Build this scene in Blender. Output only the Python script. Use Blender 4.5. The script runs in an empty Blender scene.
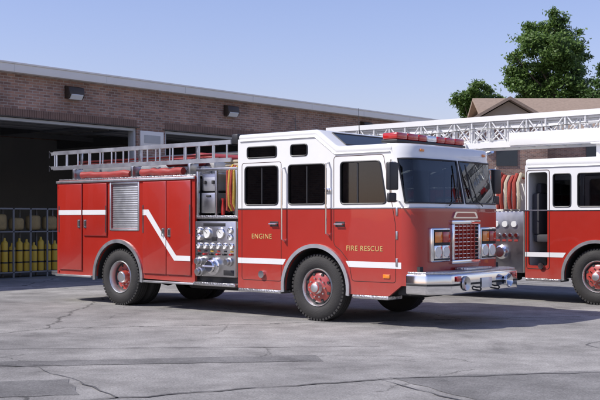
import bpy, bmesh, math, random
from mathutils import Vector, Matrix
random.seed(7)
scene=bpy.context.scene
R=math.radians
# ------------------------------------------------------------------ materials
MT={}
def nodes(name):
    m=bpy.data.materials.new(name); m.use_nodes=True
    nt=m.node_tree; b=nt.nodes['Principled BSDF']; MT[name]=m
    return m,nt,b
def N(nt,t,**kw):
    n=nt.nodes.new(t)
    for k,v in kw.items():
        if k in n.inputs: n.inputs[k].default_value=v
        else: setattr(n,k,v)
    return n
def simple(name,col,rough=.5,metal=0,coat=0,var=.12,scale=3.0,bump=0,bscale=40,emit=None):
    m,nt,b=nodes(name)
    tc=N(nt,'ShaderNodeTexCoord')
    nz=N(nt,'ShaderNodeTexNoise',Scale=scale,Detail=6.0)
    nt.links.new(tc.outputs['Object'],nz.inputs['Vector'])
    mx=N(nt,'ShaderNodeMix',data_type='RGBA')
    nt.links.new(nz.outputs['Fac'],mx.inputs[0])
    mx.inputs[6].default_value=(*[c*(1-var) for c in col],1)
    mx.inputs[7].default_value=(*[min(1,c*(1+var)) for c in col],1)
    nt.links.new(mx.outputs[2],b.inputs['Base Color'])
    mr=N(nt,'ShaderNodeMapRange'); mr.inputs[3].default_value=max(0,rough*.8); mr.inputs[4].default_value=min(1,rough*1.25)
    nt.links.new(nz.outputs['Fac'],mr.inputs[0]); nt.links.new(mr.outputs[0],b.inputs['Roughness'])
    b.inputs['Metallic'].default_value=metal
    b.inputs['Coat Weight'].default_value=coat; b.inputs['Coat Roughness'].default_value=.05
    if bump:
        n2=N(nt,'ShaderNodeTexNoise',Scale=bscale,Detail=4.0)
        nt.links.new(tc.outputs['Object'],n2.inputs['Vector'])
        bp=N(nt,'ShaderNodeBump',Strength=bump,Distance=.02)
        nt.links.new(n2.outputs['Fac'],bp.inputs['Height']); nt.links.new(bp.outputs[0],b.inputs['Normal'])
    return m
RED=(.36,.02,.011); WHITE=(.76,.76,.74)
simple('chrome',(.78,.78,.78),.1,1,0,.05,4)
simple('stainless',(.5,.5,.5),.3,1,0,.15,8)
simple('aluminium',(.6,.61,.62),.42,1,0,.12,6)
simple('rubber',(.026,.025,.024),.75,0,0,.4,9,.3,60)
simple('black_plastic',(.02,.02,.022),.45,0,0,.2,5)
simple('dark_frame',(.025,.025,.026),.7,0,0,.3,5)
simple('gap_line',(.05,.012,.01),.8)
simple('yellow_hose',(.42,.27,.04),.85,0,0,.25,12,.4,50)
simple('tan_hose',(.42,.36,.26),.85,0,0,.2,12,.4,50)
simple('red_hose',(.3,.04,.025),.8,0,0,.2,12,.4,50)
simple('red_vinyl',(.28,.025,.02),.6,0,0,.15,4,.3,6)
simple('gold_text',(.62,.46,.17),.45,.2,0,.05)
simple('stripe_white',(.68,.68,.67),.4,0,0,.07)
simple('red_lens',(.42,.012,.01),.12,0,.8,.25,25)
simple('amber_lens',(.75,.22,.02),.15,0,.8,.15,20)
simple('clear_lens',(.7,.72,.75),.08,.6,.8,.15,30)
simple('gauge_face',(.7,.7,.67),.3,0,.5,.1)
simple('seat',(.05,.05,.055),.8)
simple('cab_interior',(.1,.1,.105),.8)
simple('fascia_white',(.8,.77,.71),.6,0,0,.07,1.5,.1,8)
simple('roof_gravel',(.3,.29,.27),.9,0,0,.2,3,.3,60)
simple('bronze_metal',(.06,.045,.035),.45,.3)
simple('interior_wall',(.3,.29,.27),.9,0,0,.15,.8)
simple('interior_floor',(.22,.22,.21),.5,0,0,.25,.7)
simple('steel_beam',(.2,.2,.2),.6,.2)
simple('door_frame_grey',(.45,.45,.43),.6,0,0,.15,3)
simple('door_panel',(.42,.4,.37),.5,0,0,.1,3)
simple('cylinder_yellow',(.65,.43,.05),.4)
simple('coat_tan',(.32,.23,.1),.9,0,0,.3,8,.5,20)
simple('siding',(.34,.27,.2),.8,0,0,.1,4)
simple('bark',(.1,.075,.05),.95,0,0,.3,4,.8,12)
simple('house_glass',(.03,.04,.05),.1)
def leafmat(name,c1,c2):
    m,nt,b=nodes(name)
    g=N(nt,'ShaderNodeNewGeometry')
    cr=N(nt,'ShaderNodeMix',data_type='RGBA')
    nt.links.new(g.outputs['Random Per Island'],cr.inputs[0])
    cr.inputs[6].default_value=(*c1,1); cr.inputs[7].default_value=(*c2,1)
    nt.links.new(cr.outputs[2],b.inputs['Base Color']); b.inputs['Roughness'].default_value=.6
    tr=N(nt,'ShaderNodeBsdfTranslucent'); nt.links.new(cr.outputs[2],tr.inputs['Color'])
    ms=N(nt,'ShaderNodeMixShader'); ms.inputs[0].default_value=.4
    out=nt.nodes['Material Output']
    nt.links.new(b.outputs[0],ms.inputs[1]); nt.links.new(tr.outputs[0],ms.inputs[2]); nt.links.new(ms.outputs[0],out.inputs['Surface'])
leafmat('leaves',(.055,.11,.02),(.15,.24,.055))
leafmat('leaves_dark',(.04,.08,.018),(.09,.16,.035))
def glassmat(name,tint):
    m,nt,b=nodes(name)
    out=nt.nodes['Material Output']
    tr=N(nt,'ShaderNodeBsdfTransparent'); tr.inputs[0].default_value=(*tint,1)
    gl=N(nt,'ShaderNodeBsdfGlossy'); gl.inputs['Roughness'].default_value=.02; gl.inputs[0].default_value=(.9,.95,1,1)
    fr=N(nt,'ShaderNodeFresnel',IOR=1.6)
    ms=N(nt,'ShaderNodeMixShader')
    nt.links.new(fr.outputs[0],ms.inputs[0]); nt.links.new(tr.outputs[0],ms.inputs[1]); nt.links.new(gl.outputs[0],ms.inputs[2])
    nt.links.new(ms.outputs[0],out.inputs['Surface'])
glassmat('tinted_glass',(.2,.21,.22)); glassmat('windscreen_glass',(.58,.64,.64))
def paint(name,lower,upper,zb):
    m,nt,b=nodes(name); L=nt.links.new
    tc=N(nt,'ShaderNodeTexCoord'); sp=N(nt,'ShaderNodeSeparateXYZ')
    L(tc.outputs['Object'],sp.inputs[0])
    gt=N(nt,'ShaderNodeMath',operation='GREATER_THAN'); gt.inputs[1].default_value=zb
    L(sp.outputs[2],gt.inputs[0])
    mx=N(nt,'ShaderNodeMix',data_type='RGBA'); L(gt.outputs[0],mx.inputs[0])
    mx.inputs[6].default_value=(*lower,1); mx.inputs[7].default_value=(*upper,1)
    nz=N(nt,'ShaderNodeTexNoise',Scale=1.7,Detail=7.0,Roughness=.65); L(tc.outputs['Object'],nz.inputs[0])
    mr=N(nt,'ShaderNodeMapRange'); mr.inputs[3].default_value=.9; mr.inputs[4].default_value=1.08
    L(nz.outputs['Fac'],mr.inputs[0])
    mu=N(nt,'ShaderNodeMix',data_type='RGBA',blend_type='MULTIPLY'); mu.inputs[0].default_value=1
    L(mx.outputs[2],mu.inputs[6]); L(mr.outputs[0],mu.inputs[7])
    dz=N(nt,'ShaderNodeMapRange'); dz.inputs[1].default_value=.95; dz.inputs[2].default_value=.45; dz.inputs[3].default_value=.0; dz.inputs[4].default_value=.3
    L(sp.outputs[2],dz.inputs[0])
    n3=N(nt,'ShaderNodeTexNoise',Scale=5.0,Detail=8.0,Roughness=.7); L(tc.outputs['Object'],n3.inputs[0])
    dm=N(nt,'ShaderNodeMath',operation='MULTIPLY'); L(dz.outputs[0],dm.inputs[0]); L(n3.outputs['Fac'],dm.inputs[1])
    du=N(nt,'ShaderNodeMix',data_type='RGBA'); L(dm.outputs[0],du.inputs[0]); L(mu.outputs[2],du.inputs[6]); du.inputs[7].default_value=(.3,.26,.22,1)
    L(du.outputs[2],b.inputs['Base Color'])
    rr=N(nt,'ShaderNodeMapRange'); rr.inputs[3].default_value=.22; rr.inputs[4].default_value=.42; L(n3.outputs['Fac'],rr.inputs[0]); L(rr.outputs[0],b.inputs['Roughness'])
    b.inputs['Coat Weight'].default_value=.8; b.inputs['Coat Roughness'].default_value=.03
    n4=N(nt,'ShaderNodeTexNoise',Scale=1.6,Detail=1.0); L(tc.outputs['Object'],n4.inputs[0])
    bp=N(nt,'ShaderNodeBump',Strength=.35,Distance=.02); L(n4.outputs['Fac'],bp.inputs['Height']); L(bp.outputs[0],b.inputs['Coat Normal'])
paint('cab_paint',RED,WHITE,1.765); paint('red_paint',RED,RED,9); paint('white_paint',WHITE,WHITE,9)
m,nt,b=nodes('diamond_plate')
tc=N(nt,'ShaderNodeTexCoord'); vo=N(nt,'ShaderNodeTexVoronoi',Scale=28.0); nt.links.new(tc.outputs['Object'],vo.inputs['Vector'])
bp=N(nt,'ShaderNodeBump',Strength=.6,Distance=.01); nt.links.new(vo.outputs['Distance'],bp.inputs['Height']); nt.links.new(bp.outputs[0],b.inputs['Normal'])
b.inputs['Base Color'].default_value=(.55,.55,.55,1); b.inputs['Metallic'].default_value=1; b.inputs['Roughness'].default_value=.38
m,nt,b=nodes('brick')
tc=N(nt,'ShaderNodeTexCoord'); sp=N(nt,'ShaderNodeSeparateXYZ'); nt.links.new(tc.outputs['Object'],sp.inputs[0])
ad=N(nt,'ShaderNodeMath',operation='ADD'); nt.links.new(sp.outputs[0],ad.inputs[0]); nt.links.new(sp.outputs[1],ad.inputs[1])
cb=N(nt,'ShaderNodeCombineXYZ'); nt.links.new(ad.outputs[0],cb.inputs[0]); nt.links.new(sp.outputs[2],cb.inputs[1])
bt=N(nt,'ShaderNodeTexBrick'); nt.links.new(cb.outputs[0],bt.inputs['Vector'])
bt.inputs['Scale'].default_value=1; bt.inputs['Brick Width'].default_value=.225; bt.inputs['Row Height'].default_value=.075; bt.inputs['Mortar Size'].default_value=.009; bt.inputs['Bias'].default_value=-.1
bt.inputs['Color1'].default_value=(.33,.19,.135,1); bt.inputs['Color2'].default_value=(.17,.1,.08,1); bt.inputs['Mortar'].default_value=(.34,.29,.25,1)
nz=N(nt,'ShaderNodeTexNoise',Scale=1.1,Detail=9.0,Roughness=.65); nt.links.new(tc.outputs['Object'],nz.inputs[0])
mr=N(nt,'ShaderNodeMapRange'); mr.inputs[1].default_value=.25; mr.inputs[2].default_value=.75; mr.inputs[3].default_value=.65; mr.inputs[4].default_value=1.45; nt.links.new(nz.outputs['Fac'],mr.inputs[0])
mu=N(nt,'ShaderNodeMix',data_type='RGBA',blend_type='MULTIPLY'); mu.inputs[0].default_value=1
nt.links.new(bt.outputs['Color'],mu.inputs[6]); nt.links.new(mr.outputs[0],mu.inputs[7]); nt.links.new(mu.outputs[2],b.inputs['Base Color'])
b.inputs['Roughness'].default_value=.9
bp=N(nt,'ShaderNodeBump',Strength=.5,Distance=.01,invert=True); nt.links.new(bt.outputs['Fac'],bp.inputs['Height']); nt.links.new(bp.outputs[0],b.inputs['Normal'])
simple('brick_soldier',(.2,.125,.095),.9,0,0,.45,4)
m,nt,b=nodes('shingles')
tc=N(nt,'ShaderNodeTexCoord'); wv=N(nt,'ShaderNodeTexNoise',Scale=6.0,Detail=8.0); nt.links.new(tc.outputs['Object'],wv.inputs[0])
cr=N(nt,'ShaderNodeMix',data_type='RGBA'); nt.links.new(wv.outputs['Fac'],cr.inputs[0])
cr.inputs[6].default_value=(.19,.14,.105,1); cr.inputs[7].default_value=(.34,.26,.2,1); nt.links.new(cr.outputs[2],b.inputs['Base Color']); b.inputs['Roughness'].default_value=.95
# ground & patches share the same aggregate texture
def pavement(name,ca,cb_,cracks,mlo=.7,mhi=1.2):
    m,nt,b=nodes(name); L=nt.links.new
    tc=N(nt,'ShaderNodeTexCoord')
    big=N(nt,'ShaderNodeTexNoise',Scale=.22,Detail=6.0,Roughness=.6); L(tc.outputs['Object'],big.inputs[0])
    mid=N(nt,'ShaderNodeTexNoise',Scale=1.6,Detail=9.0,Roughness=.68); L(tc.outputs['Object'],mid.inputs[0])
    fine=N(nt,'ShaderNodeTexNoise',Scale=42.0,Detail=6.0,Roughness=.85); L(tc.outputs['Object'],fine.inputs[0])
    c1=N(nt,'ShaderNodeValToRGB'); L(big.outputs['Fac'],c1.inputs[0])
    c1.color_ramp.elements[0].position=.36; c1.color_ramp.elements[0].color=(*ca,1)
    c1.color_ramp.elements[1].position=.62; c1.color_ramp.elements[1].color=(*cb_,1)
    def mul(a,facout,lo,hi,fmin=0,fmax=1):
        mr=N(nt,'ShaderNodeMapRange'); mr.inputs[1].default_value=fmin; mr.inputs[2].default_value=fmax; mr.inputs[3].default_value=lo; mr.inputs[4].default_value=hi
        L(facout,mr.inputs[0]); mu=N(nt,'ShaderNodeMix',data_type='RGBA',blend_type='MULTIPLY'); mu.inputs[0].default_value=1
        L(a,mu.inputs[6]); L(mr.outputs[0],mu.inputs[7]); return mu.outputs[2]
    col=mul(c1.outputs[0],mid.outputs['Fac'],mlo,mhi,.32,.68)
    col=mul(col,fine.outputs['Fac'],.45,1.5,.3,.7)
    spk=N(nt,'ShaderNodeTexVoronoi',Scale=16.0); L(tc.outputs['Object'],spk.inputs['Vector']); col=mul(col,spk.outputs['Distance'],.6,1,.05,.16)
    def crack(col,scale,w,dist,seed,lo,mask=None):
        dn=N(nt,'ShaderNodeTexNoise',Scale=1.1,Detail=9.0,Roughness=.72); L(tc.outputs['Object'],dn.inputs[0])
        vm=N(nt,'ShaderNodeVectorMath',operation='MULTIPLY_ADD'); L(dn.outputs['Color'],vm.inputs[0]); vm.inputs[1].default_value=(dist,dist,dist)
        off=N(nt,'ShaderNodeVectorMath',operation='ADD'); L(tc.outputs['Object'],off.inputs[0]); off.inputs[1].default_value=(seed,seed*2,0); L(off.outputs[0],vm.inputs[2])
        v=N(nt,'ShaderNodeTexVoronoi',feature='DISTANCE_TO_EDGE',voronoi_dimensions='2D',Scale=scale); L(vm.outputs[0],v.inputs['Vector'])
        src=v.outputs['Distance']
        if mask:
            mn=N(nt,'ShaderNodeTexNoise',Scale=mask,Detail=2.0); L(off.outputs[0],mn.inputs[0])
            q=N(nt,'ShaderNodeMapRange'); q.inputs[1].default_value=.48; q.inputs[2].default_value=.55; q.inputs[3].default_value=.1; q.inputs[4].default_value=0; L(mn.outputs['Fac'],q.inputs[0])
            a=N(nt,'ShaderNodeMath',operation='ADD'); L(src,a.inputs[0]); L(q.outputs[0],a.inputs[1]); src=a.outputs[0]
        return mul(col,src,lo,1,w*.2,w)
    if cracks:
        col=crack(col,.13,.005,.8,3.1,.4); col=crack(col,.42,.008,.7,9.7,.5,.35)
        vc=N(nt,'ShaderNodeTexVoronoi',voronoi_dimensions='2D',Scale=.13)
        mm=N(nt,'ShaderNodeVectorMath',operation='MULTIPLY_ADD'); L(mid.outputs['Color'],mm.inputs[0]); mm.inputs[1].default_value=(.5,.5,.5); L(tc.outputs['Object'],mm.inputs[2]); L(mm.outputs[0],vc.inputs['Vector'])
        sp=N(nt,'ShaderNodeSeparateXYZ'); L(vc.outputs['Color'],sp.inputs[0]); col=mul(col,sp.outputs[0],.76,1.08)
    st_=N(nt,'ShaderNodeTexNoise',Scale=.7,Detail=5.0,Roughness=.7,Distortion=.6); L(tc.outputs['Object'],st_.inputs[0]); col=mul(col,st_.outputs['Fac'],1,.66,.55,.7)
    L(col,b.inputs['Base Color']); b.inputs['Roughness'].default_value=.92; b.inputs['Specular IOR Level'].default_value=.25
    bp=N(nt,'ShaderNodeBump',Strength=.8,Distance=.015); L(fine.outputs['Fac'],bp.inputs['Height']); L(bp.outputs[0],b.inputs['Normal'])
pavement('worn_pavement',(.255,.247,.235),(.4,.385,.36),True)
pavement('patch_asphalt',(.17,.166,.16),(.25,.243,.232),False)
simple('tar_seal',(.09,.088,.085),.8,0,0,.4,8)

# ------------------------------------------------------------------ mesh helpers
def empty(name,loc=(0,0,0),rz=0):
    e=bpy.data.objects.new(name,None); scene.collection.objects.link(e); e.location=loc; e.rotation_euler=(0,0,rz); e.empty_display_size=.3; return e
def mk(name,verts,faces,mat,parent=None,smooth=False,mi=None,recalc=True):
    me=bpy.data.meshes.new(name); me.from_pydata([tuple(v) for v in verts],[],faces)
    mats=mat if isinstance(mat,list) else [mat]
    for x in mats: me.materials.append(MT[x])
    if mi: me.polygons.foreach_set('material_index',mi)
    if recalc:
        bm=bmesh.new(); bm.from_mesh(me); bmesh.ops.recalc_face_normals(bm,faces=bm.faces); bm.to_mesh(me); bm.free()
    if smooth:
        me.polygons.foreach_set('use_smooth',[True]*len(me.polygons)); me.set_sharp_from_angle(angle=R(38))
    me.update()
    o=bpy.data.objects.new(name,me); scene.collection.objects.link(o)
    if parent: o.parent=parent
    return o
def bev(o,w,seg=2):
    bm=bmesh.new(); bm.from_mesh(o.data)
    es=[e for e in bm.edges if len(e.link_faces)==2 and e.calc_face_angle(0)>R(25)]
    bmesh.ops.bevel(bm,geom=es,offset=w,segments=seg,profile=.5,affect='EDGES',clamp_overlap=True)
    bm.to_mesh(o.data); bm.free(); me=o.data
    me.polygons.foreach_set('use_smooth',[True]*len(me.polygons)); me.set_sharp_from_angle(angle=R(38)); me.update()
def boxes(name,bl,mat,parent=None,bevel=0,seg=2):
    V=[];F=[]
    for (x0,x1,y0,y1,z0,z1) in bl:
        i=len(V)
        V+= [(x0,y0,z0),(x1,y0,z0),(x1,y1,z0),(x0,y1,z0),(x0,y0,z1),(x1,y0,z1),(x1,y1,z1),(x0,y1,z1)]
        F+= [(i,i+3,i+2,i+1),(i+4,i+5,i+6,i+7),(i,i+1,i+5,i+4),(i+1,i+2,i+6,i+5),(i+2,i+3,i+7,i+6),(i+3,i,i+4,i+7)]
    o=mk(name,V,F,mat,parent)
    if bevel: bev(o,bevel,seg)
    return o
def box(name,x0,x1,y0,y1,z0,z1,mat,parent=None,bevel=0,seg=2): return boxes(name,[(x0,x1,y0,y1,z0,z1)],mat,parent,bevel,seg)
def tubes(name,paths,mat,parent=None,n=8):
    V=[];F=[]
    for pts,r in paths:
        pts=[Vector(p) for p in pts]; rs=r if isinstance(r,list) else [r]*len(pts)
        base=len(V); up=None
        for i,p in enumerate(pts):
            if i==0: t=pts[1]-p
            elif i==len(pts)-1: t=p-pts[i-1]
            else: t=(pts[i+1]-p).normalized()+(p-pts[i-1]).normalized()
            t.normalize()
            if up is None:
                up=Vector((0,0,1)) if abs(t.z)<.9 else Vector((1,0,0))
            s=t.cross(up)
            if s.length<1e-4: s=t.cross(Vector((0,1,0)))
            s.normalize(); up=s.cross(t).normalized()
            for k in range(n):
                a=2*math.pi*k/n; V.append(p+(s*math.cos(a)+up*math.sin(a))*rs[i])
        m_=len(pts)
        for i in range(m_-1):
            for k in range(n):
                a=base+i*n+k; b_=base+i*n+(k+1)%n; F.append((a,b_,b_+n,a+n))
        F.append(tuple(base+k for k in range(n))); F.append(tuple(base+(m_-1)*n+k for k in range(n)))
    return mk(name,V,F,mat,parent,smooth=True)
def lathe(name,prof,mat,parent,c=(0,0,0),axis='y',n=40,mi=None,closed=False):
    V=[];F=[];MI=[]
    for k in range(n):
        t=2*math.pi*k/n
        for a,r in prof:
            p,q=r*math.cos(t),r*math.sin(t)
            if axis=='y': V.append((c[0]+p,c[1]+a,c[2]+q))
            elif axis=='x': V.append((c[0]+a,c[1]+p,c[2]+q))
            else: V.append((c[0]+p,c[1]+q,c[2]+a))
    m_=len(prof)
    for k in range(n):
        k2=(k+1)%n
        for j in range(m_-1 if not closed else m_):
            j2=(j+1)%m_
            F.append((k*m_+j,k*m_+j2,k2*m_+j2,k2*m_+j)); MI.append(mi[j] if mi else 0)
    return mk(name,V,F,mat,parent,smooth=True,mi=MI)
def disc(name,cs,r,d,mat,parent,axis='y',n=20):
    P=[]
    for c in cs:
        c=Vector(c); ax={'y':Vector((0,-1,0)),'x':Vector((1,0,0)),'z':Vector((0,0,1))}[axis]
        P.append(([c,c+ax*d],r))
    return tubes(name,P,mat,parent,n)
def arc(cx,cz,r,a0,a1,n):
    return [(cx+r*math.cos(R(a0+(a1-a0)*i/n)),cz+r*math.sin(R(a0+(a1-a0)*i/n))) for i in range(n+1)]
def rpoly(pts,r,seg=4):
    out=[];n=len(pts)
    for i in range(n):
        p=Vector(pts[i]);a=Vector(pts[i-1]);b_=Vector(pts[(i+1)%n])
        d1=(a-p);d2=(b_-p);rr=min(r,d1.length*.45,d2.length*.45)
        p1=p+d1.normalized()*rr;p2=p+d2.normalized()*rr
        for k in range(seg+1):
            t=k/seg; q=p1*(1-t)**2+p*2*t*(1-t)+p2*t*t; out.append((q.x,q.y))
    return out
def rrect(x0,x1,z0,z1,r=.05): return rpoly([(x0,z0),(x1,z0),(x1,z1),(x0,z1)],r)
def panel(name,outer,holes,off,th,mat,parent,plane='xz',bevel=0):
    cu=bpy.data.curves.new(name,'CURVE'); cu.dimensions='2D'; cu.fill_mode='BOTH'; cu.extrude=th/2; cu.bevel_depth=bevel; cu.bevel_resolution=1
    for pl in [outer]+holes:
        s=cu.splines.new('POLY'); s.points.add(len(pl)-1)
        for i,p in enumerate(pl): s.points[i].co=(p[0],p[1],0,1)
        s.use_cyclic_u=True
    o=bpy.data.objects.new('t',cu); scene.collection.objects.link(o)
    dg=bpy.context.evaluated_depsgraph_get(); dg.update()
    me=bpy.data.meshes.new_from_object(o.evaluated_get(dg)); bpy.data.objects.remove(o)
    V=[]
    for v in me.vertices:
        x,y,z=v.co
        V.append((x,off+z+th/2,y) if plane=='xz' else (off+z-th/2,x,y))
    F=[tuple(p.vertices) for p in me.polygons]
    r=mk(name,V,F,mat,parent)
    bm=bmesh.new(); bm.from_mesh(r.data); bmesh.ops.remove_doubles(bm,verts=bm.verts,dist=1e-5); bmesh.ops.recalc_face_normals(bm,faces=bm.faces); bm.to_mesh(r.data); bm.free()
    return r
def outline(name,pts,y,r,mat,parent):
    P=[(p[0],y,p[1]) for p in pts]+[(pts[0][0],y,pts[0][1])]
    return tubes(name,[(P,r)],mat,parent,6)
WID=2.5
def mir(o):
    d=bpy.data.objects.new(o.name+'_far',o.data); scene.collection.objects.link(d); d.parent=o.parent
    d.scale=(1,-1,1); d.location=(0,WID,0); return d
def prism(name,pts,y0,y1,mat,parent,bevel=0,seg=2):
    n=len(pts); V=[(p[0],y0,p[1]) for p in pts]+[(p[0],y1,p[1]) for p in pts]
    F=[tuple(range(n)),tuple(range(2*n-1,n-1,-1))]+[(i,(i+1)%n,(i+1)%n+n,i+n) for i in range(n)]
    o=mk(name,V,F,mat,parent)
    if bevel: bev(o,bevel,seg)
    return o
def prismz(name,pts,z0,z1,mat,parent,bevel=0,seg=2):
    n=len(pts); V=[(p[0],p[1],z0) for p in pts]+[(p[0],p[1],z1) for p in pts]
    F=[tuple(range(n)),tuple(range(2*n-1,n-1,-1))]+[(i,(i+1)%n,(i+1)%n+n,i+n) for i in range(n)]
    o=mk(name,V,F,mat,parent)
    if bevel: bev(o,bevel,seg)
    return o
def text(name,s,x,z,size,mat,parent,y=-.004,sx=1):
    cu=bpy.data.curves.new(name,'FONT'); cu.body=s; cu.size=size; cu.extrude=.0015; cu.align_x='CENTER'; cu.space_character=1.12
    o=bpy.data.objects.new('t',cu); scene.collection.objects.link(o)
    dg=bpy.context.evaluated_depsgraph_get(); dg.update()
    me=bpy.data.meshes.new_from_object(o.evaluated_get(dg)); bpy.data.objects.remove(o)
    me.materials.clear(); me.materials.append(MT[mat]); me.name=name
    q=bpy.data.objects.new(name,me); scene.collection.objects.link(q); q.parent=parent
    q.location=(x,y,z); q.rotation_euler=(R(90),0,0); q.scale=(sx,1,1); return q

# ------------------------------------------------------------------ vehicle parts
RW=.525
def wheel(tag,x,parent,rear=False):
    c=(x,.03,RW)
    tp=[(.03,.30),(.004,.33),(-.004,.39),(.004,.45),(.03,.495),(.05,.518),(.06,.525),(.1,.525),(.1,.51),(.11,.51),(.11,.527),(.15,.527),(.15,.512),(.16,.512),(.16,.527),(.2,.527),(.2,.51),(.21,.51),(.21,.525),(.25,.525),(.27,.5),(.3,.45),(.3,.30)]
    o=[]
    o.append(lathe('tyre_'+tag,tp,'rubber',parent,c,n=56,closed=True))
    V=[];F=[]
    for k in range(52):
        t=2*math.pi*k/52; dt=.036
        i=len(V)
        for (a,r) in ((.022,.488),(.022,.523),(.06,.529),(.06,.488)):
            for tt in (t-dt,t+dt): V.append((x+r*math.cos(tt),.03+a,RW+r*math.sin(tt)))
        F+=[(i,i+1,i+3,i+2),(i+2,i+3,i+5,i+4),(i,i+2,i+4,i+6),(i+1,i+7,i+5,i+3)]
    o.append(mk('tread_lugs_'+tag,V,F,'rubber',parent))
    if rear:
        rp=[(.03,.305),(.012,.292),(.03,.277),(.13,.262),(.15,.235),(.155,.13),(.12,.115),(.05,.105),(.03,.085),(.03,.001)]
        la=.155; mi=[0,0,0,1,2,2,2,0,0]
    else:
        rp=[(.03,.305),(.012,.292),(.03,.277),(.09,.262),(.07,.235),(.04,.19),(.035,.13),(.02,.10),(-.04,.09),(-.055,.07),(-.055,.001)]
        la=.037; mi=[0,0,0,1,2,2,2,0,2,0]
    o.append(lathe('rim_'+tag,rp,['aluminium','dark_frame','red_paint'],parent,c,n=40,mi=mi))
    cs=[(x+.15*math.cos(2*math.pi*k/10),.03+la+.01,RW+.15*math.sin(2*math.pi*k/10)) for k in range(10)]
    o.append(disc('lug_nuts_'+tag,cs,.015,.04,'chrome',parent,n=6))
    cs=[(x+.215*math.cos(2*math.pi*(k+.5)/8),.03+(.16 if rear else .07),RW+.215*math.sin(2*math.pi*(k+.5)/8)) for k in range(8)]
    o.append(disc('rim_holes_'+tag,cs,.024,.03 if not rear else .012,'dark_frame',parent,n=12))
    if rear:
        o.append(lathe('inner_tyre_'+tag,[(a+.33,r) for a,r in tp],'rubber',parent,c,n=40,closed=True))
    for q in o: mir(q)
def ladder(name,p0,p1,up,h,mat,parent,rail=(.03,.06),rung_sp=.35,rr=.016,truss=False):
    p0=Vector(p0);p1=Vector(p1);u=Vector(up).normalized();d=(p1-p0);Ln=d.length;d.normalize();s=d.cross(u)
    V=[];F=[]
    for k in (0,1):
        o=p0+u*h*k; i=len(V)
        for q in (o,o+d*Ln):
            for a,b_ in ((-1,-1),(1,-1),(1,1),(-1,1)): V.append(q+s*a*rail[0]/2+u*b_*rail[1]/2)
        F+=[(i,i+1,i+2,i+3),(i+7,i+6,i+5,i+4)]+[(i+j,i+(j+1)%4,i+4+(j+1)%4,i+4+j) for j in range(4)]
    mk(name+'_rails',V,F,mat,parent)
    n=int(Ln/rung_sp); P=[]
    for k in range(n+1):
        q=p0+d*(.1+(Ln-.2)*k/n); P.append(([q,q+u*h],rr))
        if truss and k<n:
            q2=p0+d*(.1+(Ln-.2)*(k+1)/n)
            P.append(([q,q2+u*h],rr*.8) if k%2 else ([q+u*h,q2],rr*.8))
    tubes(name+'_rungs',P,mat,parent,6)

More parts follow.
